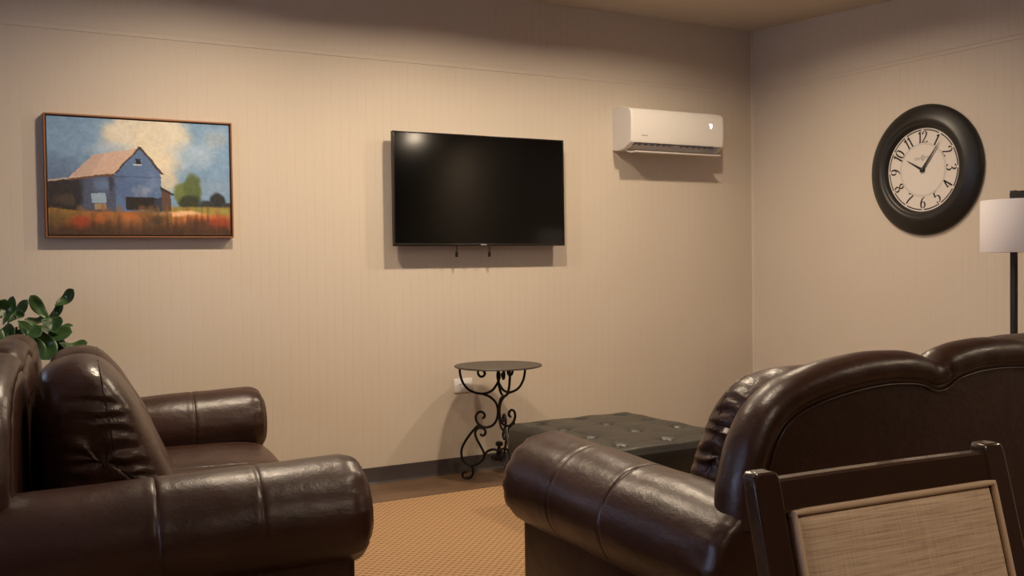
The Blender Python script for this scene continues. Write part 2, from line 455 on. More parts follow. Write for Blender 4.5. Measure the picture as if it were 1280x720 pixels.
def sofa(label, loc, rz):
    t = thing('sofa', label, 'sofa', loc, rz, 'brown leather sofas')
    # frame skirt
    MB().box((-0.86, -0.42, 0.075), (0.86, 0.42, 0.31), 0.02, 3).build('frame', M_leather, t)
    for s in (-1, 1): arm_part(s, t)
    # back: padded shell inside the rim
    O = back_outline()
    layers = [(-0.518, 0.085), (-0.522, 0.075), (-0.50, 0.055), (-0.44, 0.048), (-0.412, 0.052), (-0.398, 0.085), (-0.394, 0.15)]
    mb = MB(); rows = []
    for (y, d) in layers: rows.append([(x, y, z) for x, z in inset(O, d)])
    mb.grid(rows, True, False, True)
    # rear upholstery panel, in columns below the outline
    top = sorted((x, z) for x, z in O if abs(x) < 0.99 and z > 0.6)
    tx, tz = [p[0] for p in top], [p[1] for p in top]
    cols = []
    for i in range(121):
        x = lerp(-0.945, 0.945, i / 120); zt = float(np.interp(x, tx, tz)) - 0.055
        cols.append([(x, -0.517 + 0.010 * (abs(x) / 0.945) ** 4, lerp(0.10, zt, j / 8)) for j in range(9)])
    mb.grid(cols)
    back = mb.build('backrest', M_leather, t, angle=60)
    # puckers of the rear panel under the notches are left to the bump; rolled rim around the rear edge
    ring = inset(O, 0.046)
    path = [Vector((x, -0.470, z)) for x, z in ring if z > 0.585]
    rad = []
    for i, p in enumerate(path):
        r = 0.064
        for sx in (-0.263, 0.263):
            d = math.hypot(p.x - sx, p.z - 0.95); r -= 0.010 * math.exp(-(d / 0.035) ** 2)
        r += 0.0006 * math.sin(i * 0.9)
        rad.append(r)
    MB().tube(path, rad, 20, flat=0.72).build('rim', M_leather, back, angle=80)
    cord = [Vector((x, -0.521, z)) for x, z in inset(O, 0.088) if z > 0.55]
    MB().tube(cord, 0.0032, 8).build('piping', M_leather, back, angle=80)
    # seat cushions
    for k in range(3):
        x0 = -0.765 + 0.51 * k - (0.03 if k == 0 else 0); x1 = -0.255 + 0.51 * k + (0.03 if k == 2 else 0)
        rows = []; n = 40
        for i in range(n + 1):
            th = lerp(-PI / 2, PI / 2, i / n)
            sx = math.copysign(abs(math.sin(th)) ** (2 / 9), math.sin(th)); sc = abs(math.cos(th)) ** (2 / 9)
            x = (x0 + x1) / 2 + sx * (x1 - x0 - 0.004) / 2
            row = []
            for j in range(48):
                a = 2 * PI * j / 48
                ya = math.copysign(abs(math.cos(a)) ** 0.35, math.cos(a)); za = math.copysign(abs(math.sin(a)) ** 0.5, math.sin(a))
                y = 0.09 + ya * 0.42 * lerp(1, sc, 0.15); z = 0.385 + za * 0.088 * sc
                crown = 0.018 * (1 - ((x - (x0 + x1) / 2) / 0.26) ** 2) * max(0, za)
                row.append((x, y, z + crown))
            rows.append(row)
        MB().grid(rows, True, True, True).build('seat_cushion', M_leather2, t, angle=60)
    # back cushions: fat wedge pillows with gathered ends
    prof = [(-0.34, 0.475), (-0.362, 0.60), (-0.370, 0.76), (-0.365, 0.90), (-0.335, 0.975), (-0.255, 1.005), (-0.175, 0.985), (-0.105, 0.90), (-0.05, 0.78), (0.012, 0.64),
            (0.055, 0.53), (0.040, 0.478), (-0.07, 0.465), (-0.20, 0.462)]
    PP = [(p.x, p.y) for p in spline([(a, b, 0) for a, b in prof], 8, True)]
    cyc, czc = -0.18, 0.70
    for k in range(3):
        xm = -0.51 + 0.51 * k; n = 72; rows = []
        top = (-0.062, -0.085, -0.018)[k]
        for i in range(n + 1):
            th = lerp(-PI / 2, PI / 2, i / n)
            sx = math.copysign(abs(math.sin(th)) ** 0.62, math.sin(th)); sc = max(0.004, abs(math.cos(th)) ** 0.55)
            row = []
            for (y, z) in PP:
                dy, dz = y - cyc, z - czc
                # pillow section shrinks towards the middle seam of the end
                yy = cyc + dy * lerp(sc, 1, 0.0); zz = czc + dz * lerp(sc, 1, 0.0) + top * max(0, dz) / 0.3
                x = xm + sx * 0.262
                end = sstep(0.80, 0.97, abs(sx))
                seamy = cyc + 0.03 - 0.15 * (zz - 0.70)
                g = math.exp(-((yy - seamy) / 0.13) ** 2) * end * sstep(0.55, 0.66, zz)
                wr = math.sin(zz * 150 + 5 * noise.noise(Vector((yy * 9, zz * 14, k * 3.1))) + 14 * abs(yy - seamy)) * 0.0065
                x -= math.copysign(1, sx) * (g * (0.006 - wr))
                soft = 0.006 * noise.noise(Vector((x * 6, yy * 7, zz * 6 + k)))
                row.append((x, yy + soft, zz + soft * 0.6))
            rows.append(row)
        mb = MB().grid(rows, True, True, True)
        bvh = BVHTree.FromPolygons(mb.v, mb.f)
        c = mb.build('back_cushion', M_leather2, t, angle=70)
        for s in (-1, 1):
            pts = []
            for i in range(30):
                zz = lerp(0.55, 0.975, i / 29); yy = cyc + 0.03 - 0.15 * (zz - 0.70)
                hit = bvh.ray_cast(Vector((xm + s, yy, zz)), Vector((-s, 0, 0)))[0]
                if hit: pts.append(hit - Vector((s * 0.001, 0, 0)))
            MB().tube(pts, 0.003, 6).build('seam', M_leather2, c)
    for sx in (-0.9, 0.9):
        for sy_ in (-0.38, 0.38):
            MB().lathe([(0.028, 0.0), (0.036, 0.02), (0.04, 0.08)], (sx, sy_, 0), 20).build('foot', M_wood, t)
    return t

sofa('brown leather sofa seen from the side, beneath the barn painting', (-4.445, -1.64, 0.012), math.radians(-97))
sofa('brown leather sofa with its scalloped back turned to the camera, behind the dining chair', (-2.46, -3.08, 0.012), 0.0)

# ------------------------------------------------------------------ rug
mb = MB()
mb.box((-6.3, -4.9, 0.0), (-0.75, -0.49, 0.011), 0.003)
tag(mb.build('rug', rug_mat(), smooth=False), 'tan woven rug with a diagonal weave beneath the brown sofas', 'rug')

# ------------------------------------------------------------------ television
TX0, TX1, TZ0, TZ1, TY = -2.838, -1.681, 1.368, 2.028, -0.10
tv = thing('television', 'black flat screen television mounted on the back wall', 'television', ((TX0 + TX1) / 2, -0.03, TZ0))
ox, oy, oz = tv.location
def L(p, o): return (p[0] - o[0], p[1] - o[1], p[2] - o[2])
def lbox(mb, a, b, o, bev=0.0, seg=2): return mb.box(L(a, o), L(b, o), bev, seg)
O3 = (ox, oy, oz)
mb = MB(); lbox(mb, (TX0, TY + 0.004, TZ0), (TX1, TY + 0.034, TZ1), O3, 0.003)
lbox(mb, (TX0 + 0.12, TY + 0.03, TZ0 + 0.012), (TX1 - 0.12, TY + 0.066, TZ0 + 0.42), O3, 0.012)
mb.build('housing', M_blackplastic, tv)
mb = MB()
b = 0.008
lbox(mb, (TX0, TY, TZ0), (TX0 + b, TY + 0.01, TZ1), O3, 0.0015); lbox(mb, (TX1 - b, TY, TZ0), (TX1, TY + 0.01, TZ1), O3, 0.0015)
lbox(mb, (TX0, TY, TZ1 - b), (TX1, TY + 0.01, TZ1), O3, 0.0015); lbox(mb, (TX0, TY - 0.001, TZ0), (TX1, TY + 0.01, TZ0 + 0.016), O3, 0.0025)
mb.build('bezel', mat('bezel_gloss_black', (0.012, 0.010, 0.009), 0.25), tv)
mb = MB(); lbox(mb, (TX0 + b - .001, TY + 0.0025, TZ0 + 0.015), (TX1 - b + .001, TY + 0.006, TZ1 - b + .001), O3)
mb.build('screen', M_screen, tv, smooth=False)
mb = MB()
for i, w in enumerate((0.006, 0.005, 0.007, 0.005, 0.006)):   # tiny maker's mark, too small to read
    x = -2.263 + i * 0.008 - 0.016 + 0.0
    lbox(mb, (x, TY - 0.0016, TZ0 + 0.005), (x + w, TY - 0.0008, TZ0 + 0.011), O3)
mb.build('maker_mark', mat('silver_print', (0.45, 0.45, 0.45), 0.4), tv, smooth=False)
mb = MB(); lbox(mb, (-2.5, -0.035, 1.5), (-2.0, -0.0, 1.85), O3, 0.004)
for x in (-2.46, -2.06): lbox(mb, (x, -0.045, 1.42), (x + 0.03, -0.02, 1.95), O3)
mb.build('wall_mount', M_lampmetal, tv)
for x in (-2.425, -2.203):
    pts = [(x, -0.062, 1.42), (x, -0.066, 1.375), (x + 0.001, -0.068, 1.345), (x - 0.001, -0.068, 1.332)]
    c = MB().tube([L(p, O3) for p in spline(pts, 5)], 0.0032, 8).build('pull_cord', M_blackplastic, tv)
    mb = MB(); lbox(mb, (x - 0.008, -0.073, 1.303), (x + 0.007, -0.062, 1.333), O3, 0.002); mb.build('cord_tip', M_blackplastic, c)

# ------------------------------------------------------------------ barn painting
PX0, PX1, PZ0, PZ1, PY = -4.647, -3.738, 1.4164, 2.0235, -0.05
pic = thing('barn_painting', 'framed painting of a blue barn in an autumn meadow on the back wall', 'painting', ((PX0 + PX1) / 2, 0, PZ0))
O4 = tuple(pic.location)
mb = MB(); fwid = 0.008
for a, b2 in (((PX0, PY, PZ0), (PX0 + fwid, -0.001, PZ1)), ((PX1 - fwid, PY, PZ0), (PX1, -0.001, PZ1)), ((PX0 + fwid, PY, PZ0), (PX1 - fwid, -0.001, PZ0 + fwid)), ((PX0 + fwid, PY, PZ1 - fwid), (PX1 - fwid, -0.001, PZ1))):
    lbox(mb, a, b2, O4, 0.001, 1)
mb.build('frame', M_copper, pic)
mb = MB(); lbox(mb, (PX0 + fwid, PY + 0.028, PZ0 + fwid), (PX1 - fwid, -0.002, PZ1 - fwid), O4); mb.build('backing', M_dark, pic, smooth=False)

def value_noise(nx, ny, su, sv, seed):
    rs = np.random.RandomState(seed); g = rs.rand(sv + 2, su + 2)
    U = np.linspace(0, su, nx); V = np.linspace(0, sv, ny); U, V = np.meshgrid(U, V)
    i = U.astype(int); j = V.astype(int); fu = U - i; fv = V - j
    fu = fu * fu * (3 - 2 * fu); fv = fv * fv * (3 - 2 * fv)
    return (g[j, i] * (1 - fu) + g[j, i + 1] * fu) * (1 - fv) + (g[j + 1, i] * (1 - fu) + g[j + 1, i + 1] * fu) * fv

def barn_picture(nx=300, ny=196):
    U, V = np.meshgrid(np.linspace(0, 1, nx), np.linspace(0, 1, ny))
    def fb(su, sv, seed): return 0.55 * value_noise(nx, ny, su, sv, seed) + 0.28 * value_noise(nx, ny, su * 2, sv * 2, seed + 1) + 0.17 * value_noise(nx, ny, su * 5, sv * 5, seed + 2)
    n1, n2, n3 = fb(5, 4, 1), fb(9, 7, 11), fb(24, 16, 21)
    fine = value_noise(nx, ny, 90, 60, 5)
    jx = (n3 - 0.5) * 0.014; jy = (fb(26, 18, 77) - 0.5) * 0.016
    u, v = U + jx, V + jy
    col = np.zeros((ny, nx, 3))
    def c(*a): return np.array(a, float)
    def mix(mask, color):
        nonlocal col
        mask = np.clip(mask, 0, 1)[..., None]; col = col * (1 - mask) + np.asarray(color) * mask
    def ss(a, b, x):
        t = np.clip((x - a) / (b - a), 0, 1); return t * t * (3 - 2 * t)
    def blob(cu, cv, ru, rv, soft=0.5, w=0.35):
        d = np.sqrt(((u - cu) / ru) ** 2 + ((v - cv) / rv) ** 2) + (n2 - 0.5) * w * 2
        return 1 - ss(1 - soft, 1 + soft * 0.4, d)
    def poly(pts, soft=0.003):
        d = np.full(U.shape, 1e9); p = np.array(pts, float); area = 0.5 * np.sum(p[:, 0] * np.roll(p[:, 1], -1) - np.roll(p[:, 0], -1) * p[:, 1])
        ins = np.zeros(U.shape, bool)
        for k in range(len(p)):
            a, b3 = p[k], p[(k + 1) % len(p)]
            cond = ((a[1] > v) != (b3[1] > v)) & (u < (b3[0] - a[0]) * (v - a[1]) / (b3[1] - a[1] + 1e-12) + a[0])
            ins ^= cond
        return ins.astype(float)
    # sky
    col[:] = c(116, 150, 184)
    mix(ss(0.30, 0.75, V) * 0.6 * (U < 0.5), c(92, 116, 150))
    mix(blob(0.03, 0.5, 0.25, 0.2, .8) * 0.6, c(80, 98, 130))
    mix(blob(0.50, 0.10, 0.24, 0.22, .45), c(208, 202, 186)); mix(blob(0.57, 0.33, 0.16, 0.28, .5), c(214, 205, 182))
    mix(blob(0.66, 0.12, 0.12, 0.17, .5) * .9, c(206, 200, 184)); mix(blob(0.64, 0.52, 0.07, 0.13, .6) * .8, c(205, 196, 176))
    mix(blob(0.33, 0.27, 0.12, 0.08, .7) * .7, c(165, 180, 198))
    mix(blob(0.80, 0.28, 0.14, 0.12, .7) * .75, c(166, 188, 208)); mix(blob(0.93, 0.12, 0.08, 0.1, .7) * .5, c(172, 178, 178))
    mix(blob(0.90, 0.58, 0.2, 0.1, .8) * .5, c(124, 146, 172))
    col += (n3[..., None] - 0.5) * 22
    # trees
    mix(blob(0.72, 0.64, 0.055, 0.11, .3), c(102, 116, 66)); mix(blob(0.78, 0.60, 0.055, 0.13, .3), c(82, 98, 56))
    mix(blob(0.76, 0.71, 0.075, 0.07, .4), c(44, 52, 38)); mix(blob(0.93, 0.69, 0.05, 0.075, .3), c(38, 42, 46)); mix(blob(0.86, 0.73, 0.05, 0.045, .4), c(44, 50, 54))
    mix(blob(0.99, 0.75, 0.05, 0.05, .4), c(52, 52, 58))
    # meadow
    g = ss(0.735, 0.77, v); mix(g, c(158, 104, 52))
    mix(g * ss(0.55, 0.65, U) * (1 - ss(0.79, 0.83, v)), c(132, 128, 62))
    mix(blob(0.05, 0.83, 0.12, 0.08, .6) * g, c(112, 98, 44)); mix(blob(0.3, 0.8, 0.12, 0.05, .6) * g, c(196, 120, 60))
    mix(blob(0.68, 0.815, 0.17, 0.028, .5) * g, c(226, 178, 134)); mix(blob(0.83, 0.86, 0.12, 0.05, .6) * g, c(196, 112, 56))
    vs = value_noise(nx, ny, 60, 4, 31); vs2 = value_noise(nx, ny, 26, 3, 37)
    low = ss(0.80, 0.97, v + (vs - 0.5) * 0.14)
    mix(low * 0.85, c(92, 52, 32)); mix(blob(0.18, 0.90, 0.10, 0.07, .7) * .8, c(150, 62, 30)); mix(blob(0.9, 0.92, 0.14, 0.08, .7) * .75, c(122, 46, 30))
    mix(blob(0.45, 0.9, 0.09, 0.07, .7) * .6, c(150, 78, 38)); mix(blob(0.55, 0.91, 0.07, 0.08, .5) * .8, c(66, 58, 40)); mix(blob(0.06, 0.95, 0.14, 0.06, .6) * .8, c(62, 56, 36))
    mix(ss(0.90, 1.0, v) * 0.6, c(54, 38, 28))
    mix(g * (vs2 > 0.68) * 0.25, c(214, 140, 72)); mix(g * (vs > 0.72) * 0.14, c(66, 46, 32)); mix(g * (vs < 0.22) * 0.22, c(206, 128, 58))
    col += g[..., None] * (n3[..., None] - 0.5) * 34
    # lean-to on the near side
    wall = poly([(0.0, 0.545), (0.16, 0.52), (0.17, 0.80), (0.0, 0.77)]); mix(wall, c(38, 34, 38)); mix(wall * blob(0.1, 0.7, 0.08, 0.05, .7) * .5, c(92, 78, 58))
    side = poly([(0.10, 0.525), (0.36, 0.475), (0.36, 0.80), (0.155, 0.80)]); mix(side, c(70, 80, 106)); mix(side * blob(0.29, 0.57, 0.07, 0.08, .6) * .8, c(96, 122, 160))
    mix(side * blob(0.14, 0.62, 0.05, 0.2, .6), c(36, 34, 42)); mix(side * blob(0.33, 0.55, 0.02, 0.1, .4) * .8, c(40, 44, 60))
    # gable
    gab = poly([(0.355, 0.475), (0.487, 0.245), (0.60, 0.45), (0.606, 0.80), (0.352, 0.80)]); mix(gab, c(84, 110, 152))
    mix(gab * blob(0.50, 0.62, 0.07, 0.06, .7) * .7, c(142, 156, 178)); mix(gab * blob(0.56, 0.55, 0.04, 0.12, .8) * .5, c(116, 140, 176)); mix(gab * (n2 > 0.6) * 0.25, c(60, 78, 116))
    mix(gab * (np.abs(v - 0.492) < 0.004) * 0.45, c(50, 60, 88))
    mix(poly([(0.405, 0.665), (0.575, 0.672), (0.565, 0.775), (0.41, 0.785)]), c(30, 27, 30)); mix(poly([(0.555, 0.69), (0.605, 0.66), (0.62, 0.79), (0.56, 0.79)]), c(46, 52, 74))
    mix(poly([(0.464, 0.335), (0.492, 0.335), (0.492, 0.382), (0.466, 0.382)]), c(22, 26, 36)); mix(poly([(0.45, 0.386), (0.495, 0.384), (0.495, 0.394), (0.45, 0.394)]), c(196, 200, 206))
    mix(poly([(0.222, 0.645), (0.298, 0.64), (0.305, 0.72), (0.225, 0.725)]), c(140, 164, 186)); mix(poly([(0.24, 0.73), (0.30, 0.725), (0.305, 0.78), (0.24, 0.78)]), c(150, 128, 102))
    # right shed
    mix(poly([(0.60, 0.60), (0.655, 0.63), (0.655, 0.78), (0.605, 0.79)]), c(88, 66, 58)); mix(poly([(0.597, 0.575), (0.68, 0.635), (0.665, 0.645), (0.598, 0.60)]), c(44, 34, 34))
    # roof
    mix(poly([(0.10, 0.52), (0.235, 0.315), (0.487, 0.238), (0.36, 0.455), (0.35, 0.478)]), c(196, 168, 152)); mix(poly([(0.12, 0.50), (0.235, 0.32), (0.30, 0.30), (0.22, 0.49)]) * .45, c(168, 146, 140))
    mix(poly([(0.10, 0.52), (0.35, 0.468), (0.352, 0.488), (0.11, 0.535)]), c(96, 70, 58)); mix(poly([(0.0, 0.538), (0.10, 0.51), (0.10, 0.525), (0.0, 0.552)]), c(176, 156, 142))
    for (a, b3, w) in (((0.487, 0.236), (0.612, 0.462), 0.012), ((0.487, 0.236), (0.356, 0.46), 0.008)):
        d = np.abs((b3[0] - a[0]) * (a[1] - v) * 0.65 - (a[0] - u) * (b3[1] - a[1]) * 0.65) / math.hypot(b3[0] - a[0], (b3[1] - a[1]) * 0.65)
        inside = (v > a[1] - 0.01) & (v < b3[1] + 0.005); mix((d < w * 0.6) * inside * 0.9, c(52, 40, 42))
    # grasses in front of the walls
    gr = ss(0.755, 0.80, v + (vs - 0.5) * 0.09) * (U < 0.66); mix(gr * 0.6, c(138, 94, 56)); mix(gr * (vs2 > 0.6) * 0.4, c(88, 70, 40))
    mix(ss(0.86, 0.98, v) * 0.5 * (U < 0.66), c(66, 44, 30)); mix(blob(0.15, 0.9, 0.09, 0.07, .7) * .6, c(150, 60, 30))
    mix(ss(0.84, 0.98, v + (vs - 0.5) * 0.08 + (n1 - 0.5) * 0.2) * 0.72, c(56, 40, 30)); mix(blob(0.17, 0.89, 0.05, 0.06, .7) * .7, c(158, 62, 30)); mix(blob(0.27, 0.86, 0.04, 0.05, .7) * .6, c(176, 96, 44))
    mix(blob(0.93, 0.88, 0.07, 0.06, .7) * .6, c(150, 58, 36)); mix(blob(0.72, 0.80, 0.10, 0.022, .5) * .8, c(228, 184, 142)); mix(blob(0.58, 0.87, 0.05, 0.05, .6) * .7, c(50, 42, 32)); mix(blob(0.05, 0.87, 0.08, 0.05, .7) * .6, c(96, 82, 40))
    mix(blob(0.42, 0.84, 0.05, 0.04, .7) * .6, c(186, 104, 50)); mix(blob(0.13, 0.82, 0.06, 0.025, .6) * .6, c(120, 100, 50))
    col += (fine[..., None] - 0.5) * 12
    return np.clip(col, 4, 250) / 255.0

nx, ny = 300, 196
colr = barn_picture(nx, ny)
x0, x1, z0, z1 = PX0 + fwid + 0.006 - O4[0], PX1 - fwid - 0.006 - O4[0], PZ0 + fwid + 0.006 - O4[2], PZ1 - fwid - 0.006 - O4[2]
rows = [[(lerp(x0, x1, i / (nx - 1)), PY + 0.010, lerp(z1, z0, j / (ny - 1))) for i in range(nx)] for j in range(ny)]
mb = MB().grid(rows)
n0 = len(mb.v)
mb.box((x0, PY + 0.0105, z0), (x1, -0.02, z1))
M_canvas = mat('painted_canvas', (1, 1, 1), 0.55); t = NT(M_canvas)
vc = t.n('ShaderNodeVertexColor'); vc.layer_name = 'paint'; t.l(vc.outputs['Color'], t.b.inputs['Base Color'])
t.bump(t.noise(t.coords(), 60, 4), 0.25, 0.002)
canvas = mb.build('canvas', M_canvas, pic, smooth=False)
att = canvas.data.color_attributes.new('paint', 'FLOAT_COLOR', 'POINT')
A = np.ones((len(canvas.data.vertices), 4), np.float32) * 0.5
sc_ = colr.reshape(-1, 3); linc = np.where(sc_ <= 0.04045, sc_ / 12.92, ((sc_ + 0.055) / 1.055) ** 2.4)
A[:n0, :3] = linc * 1.15; A[:, 3] = 1
att.data.foreach_set('color', A.ravel())

# ------------------------------------------------------------------ air conditioner
ac = thing('air_conditioner', 'white wall air conditioner mounted high near the room corner', 'air conditioner', (-0.845, 0, 1.99))
AX0, AX1 = -1.232 + 0.845, -0.440 + 0.845
Z = lambda z: z - 1.99
outer = [(0, 1.992), (-0.06, 1.985), (-0.13, 1.995), (-0.185, 2.022), (-0.200, 2.030), (-0.207, 2.05), (-0.207, 2.19), (-0.202, 2.228), (-0.185, 2.248), (-0.15, 2.258), (-0.08, 2.275), (0, 2.278)]
notch = [(0, 1.992), (-0.05, 1.985), (-0.07, 2.05), (-0.15, 2.075), (-0.188, 2.036), (-0.200, 2.030), (-0.207, 2.05), (-0.207, 2.19), (-0.202, 2.228), (-0.185, 2.248), (-0.15, 2.258), (-0.08, 2.275), (0, 2.278)]
def shrink(poly, d):
    c_ = (-0.1, 2.13); return [(p[0] * (1 - d) if p[0] < -0.0 else 0, c_[1] + (p[1] - c_[1]) * (1 - d * 0.6)) for p in poly]
mb = MB()
mb.prism([(y, Z(z)) for y, z in notch], AX0 + 0.03, AX1 - 0.03, 'x')
for xa, sg in ((AX0, 1), (AX1, -1)):
    rows = []
    R_ = 0.012 if sg > 0 else 0.03
    for k in range(7):
        th = PI / 2 * k / 6; dx = R_ * (1 - math.cos(th)); d = (R_ * (1 - math.sin(th))) / 0.2
        rows.append([(xa + sg * dx, y, Z(z)) for y, z in shrink(outer, d)])
    rows.append([(xa + sg * 0.0305, y, Z(z)) for y, z in outer])
    mb.grid(rows, True, True, True)
mb.build('housing', M_white, ac, angle=30)
MB().prism([(-0.072, Z(2.045)), (-0.150, Z(2.070)), (-0.152, Z(2.064)), (-0.074, Z(2.039))], AX0 + 0.03, AX1 - 0.03, 'x').build('outlet_grille', M_grey, ac, smooth=False)
for k in range(14):
    x = lerp(AX0 + 0.07, AX1 - 0.07, k / 13)
    if k == 7: continue
    MB().prism([(-0.10, Z(2.055)), (-0.165, Z(2.052)), (-0.165, Z(2.022)), (-0.12, Z(2.02))], x - 0.0015, x + 0.0015, 'x').build('vane', M_grey, ac, smooth=False)
fl = [(-0.085, 1.992), (-0.120, 1.974), (-0.160, 1.966), (-0.194, 1.970), (-0.196, 1.977), (-0.160, 1.975), (-0.120, 1.983), (-0.088, 2.0)]
MB().prism([(y, Z(z)) for y, z in fl], AX0 + 0.035, AX1 - 0.035, 'x').build('louver', M_white, ac)
hx, hz = 0.275, Z(2.165)   # lit display
pts = [(-0.014, 0.012), (-0.006, 0.016), (0, 0.011), (0.006, 0.016), (0.014, 0.010), (0.011, -0.004), (0.006, -0.016), (-0.003, -0.018), (-0.007, -0.004)]
MB().prism([(hx + a, hz + b2) for a, b2 in pts], -0.2078, -0.2065, 'y').build('display', M_led, ac, smooth=False)
mb = MB()
for i, w in enumerate((0.006, 0.004, 0.007, 0.005, 0.006, 0.005)): mb.box((-0.305 + i * 0.0085, -0.2076, Z(2.072)), (-0.305 + i * 0.0085 + w, -0.2065, Z(2.079)))
mb.build('maker_mark', M_logo, ac, smooth=False)

# ------------------------------------------------------------------ wall clock
CLY, CLZ = -1.457, 1.783
clk = thing('wall_clock', 'large round black framed wall clock showing seven past ten', 'clock', (0, CLY, CLZ))
def W(u, v, d): return (-d, -u, v)      # dial right, dial up, height off the wall
def clathe(prof, n=96):
    return MB().grid([[W(r * math.cos(2 * PI * k / n), r * math.sin(2 * PI * k / n), d) for k in range(n)] for r, d in prof], True, True, True)
clathe([(0.30, 0.001), (0.378, 0.001), (0.386, 0.006), (0.387, 0.014), (0.380, 0.024), (0.360, 0.036), (0.335, 0.050), (0.308, 0.060), (0.292, 0.064), (0.282, 0.060), (0.274, 0.055), (0.268, 0.056), (0.262, 0.054),
        (0.252, 0.044), (0.247, 0.034), (0.246, 0.020)]).build('frame', M_clockframe, clk, angle=50)
clathe([(0.2465, 0.022), (0.2465, 0.030), (0.001, 0.030)]).build('dial', M_dial, clk, angle=30)
DZ = 0.0306
def ring(mb, r0, r1, a0, a1, d=DZ, n=60):
    rows = []
    for k in range(n + 1):
        a = lerp(a0, a1, k / n)
        rows.append([W(r0 * math.sin(a), r0 * math.cos(a), d), W(r1 * math.sin(a), r1 * math.cos(a), d)])
    mb.grid(rows)
mb = MB(); ring(mb, 0.150, 0.1535, 0, 2 * PI); ring(mb, 0.158, 0.1605, 0, 2 * PI)
mb.build('chapter_ring', M_ring, clk, smooth=False)
for h in range(12):
    mb = MB(); a = h * PI / 6; g = 0.030
    ring(mb, 0.2315, 0.2385, a + g, a + PI / 6 - g, n=14); mb.build('minute_arc', M_ink, clk, smooth=False)
GL = {
 '0': [[(.25, 1), (.09, .86), (.03, .5), (.09, .14), (.25, 0), (.41, .14), (.47, .5), (.41, .86), (.25, 1)]],
 '1': [[(.12, .80), (.22, .92), (.28, 1.0)], [(.28, 1), (.28, .5), (.28, 0)], [(.14, .01), (.42, .01)]],
 '2': [[(.06, .74), (.11, .92), (.25, 1), (.40, .92), (.44, .74), (.34, .5), (.18, .24), (.04, .03)], [(.04, .02), (.48, .02)], [(.48, .02), (.49, .12)]],
 '3': [[(.06, .84), (.13, .96), (.25, 1), (.38, .93), (.40, .76), (.32, .60), (.19, .54)], [(.19, .54), (.36, .50), (.46, .32), (.42, .12), (.27, 0), (.10, .03), (.04, .16)]],
 '4': [[(.36, 1), (.2, .66), (.03, .31)], [(.03, .29), (.49, .29)], [(.36, 1), (.36, .5), (.36, 0)]],
 '5': [[(.43, .99), (.15, .99)], [(.15, .99), (.12, .78), (.09, .56)], [(.09, .56), (.25, .64), (.40, .56), (.46, .35), (.40, .12), (.24, 0), (.09, .03), (.04, .13)]],
 '6': [[(.42, .98), (.25, .86), (.11, .62), (.05, .34), (.10, .09), (.25, 0), (.40, .10), (.45, .30), (.39, .50), (.25, .57), (.12, .48), (.06, .33)]],
 '7': [[(.05, .86), (.05, .98)], [(.05, .98), (.48, .98)], [(.48, .98), (.36, .70), (.25, .4), (.18, 0)]],
 '8': [[(.25, 1), (.11, .92), (.08, .77), (.16, .62), (.32, .48), (.43, .33), (.44, .16), (.36, .04), (.25, 0), (.12, .05), (.06, .18), (.09, .36), (.22, .50), (.36, .63), (.42, .78), (.38, .93), (.25, 1)]],
}
GL['9'] = [[(.5 - x, 1 - y) for x, y in s] for s in GL['6']]
def numeral(h):
    mb = MB(); txt = str(h); ang = h * PI / 6
    Hh = 0.066; wd = 0.5 * Hh * 1.06
    adv = 0.78 if True else 1
    widths = [wd * (0.74 if ch == '1' else 1.0) for ch in txt]
    tot = sum(widths); x = -tot / 2
    flip = 4 <= h <= 8
    Rn = 0.193
    rot = -ang + (PI if flip else 0)
    cx_, cy_ = Rn * math.sin(ang), Rn * math.cos(ang)
    for ch, wch in zip(txt, widths):
        offx = x - (0.10 * Hh if ch == '1' else 0)
        for st in GL[ch]:
            pts = [(p.x, p.y) for p in spline([(a, b2, 0) for a, b2 in st], 6)] if len(st) > 2 else [(lerp(st[0][0], st[1][0], k / 3), lerp(st[0][1], st[1][1], k / 3)) for k in range(4)]
            rows = []
            for i, (px, py) in enumerate(pts):
                a = pts[max(i - 1, 0)]; b2 = pts[min(i + 1, len(pts) - 1)]
                dx, dy = b2[0] - a[0], b2[1] - a[1]; Ln = math.hypot(dx, dy) or 1
                wv = (0.022 + 0.052 * abs(dy / Ln) ** 1.6)
                nx_, ny_ = -dy / Ln * wv, dx / Ln * wv
                row = []
                for sg in (-1, 1):
                    lx = offx + (px + sg * nx_) * Hh * 1.06; ly = (py + sg * ny_ - 0.5) * Hh
                    row.append(W(cx_ + lx * math.cos(rot) - ly * math.sin(rot), cy_ + lx * math.sin(rot) + ly * math.cos(rot), DZ))
                rows.append(row)
            mb.grid(rows)
        x += wch
    mb.build('numeral', M_ink, clk, smooth=False)
for h in range(1, 13): numeral(h)
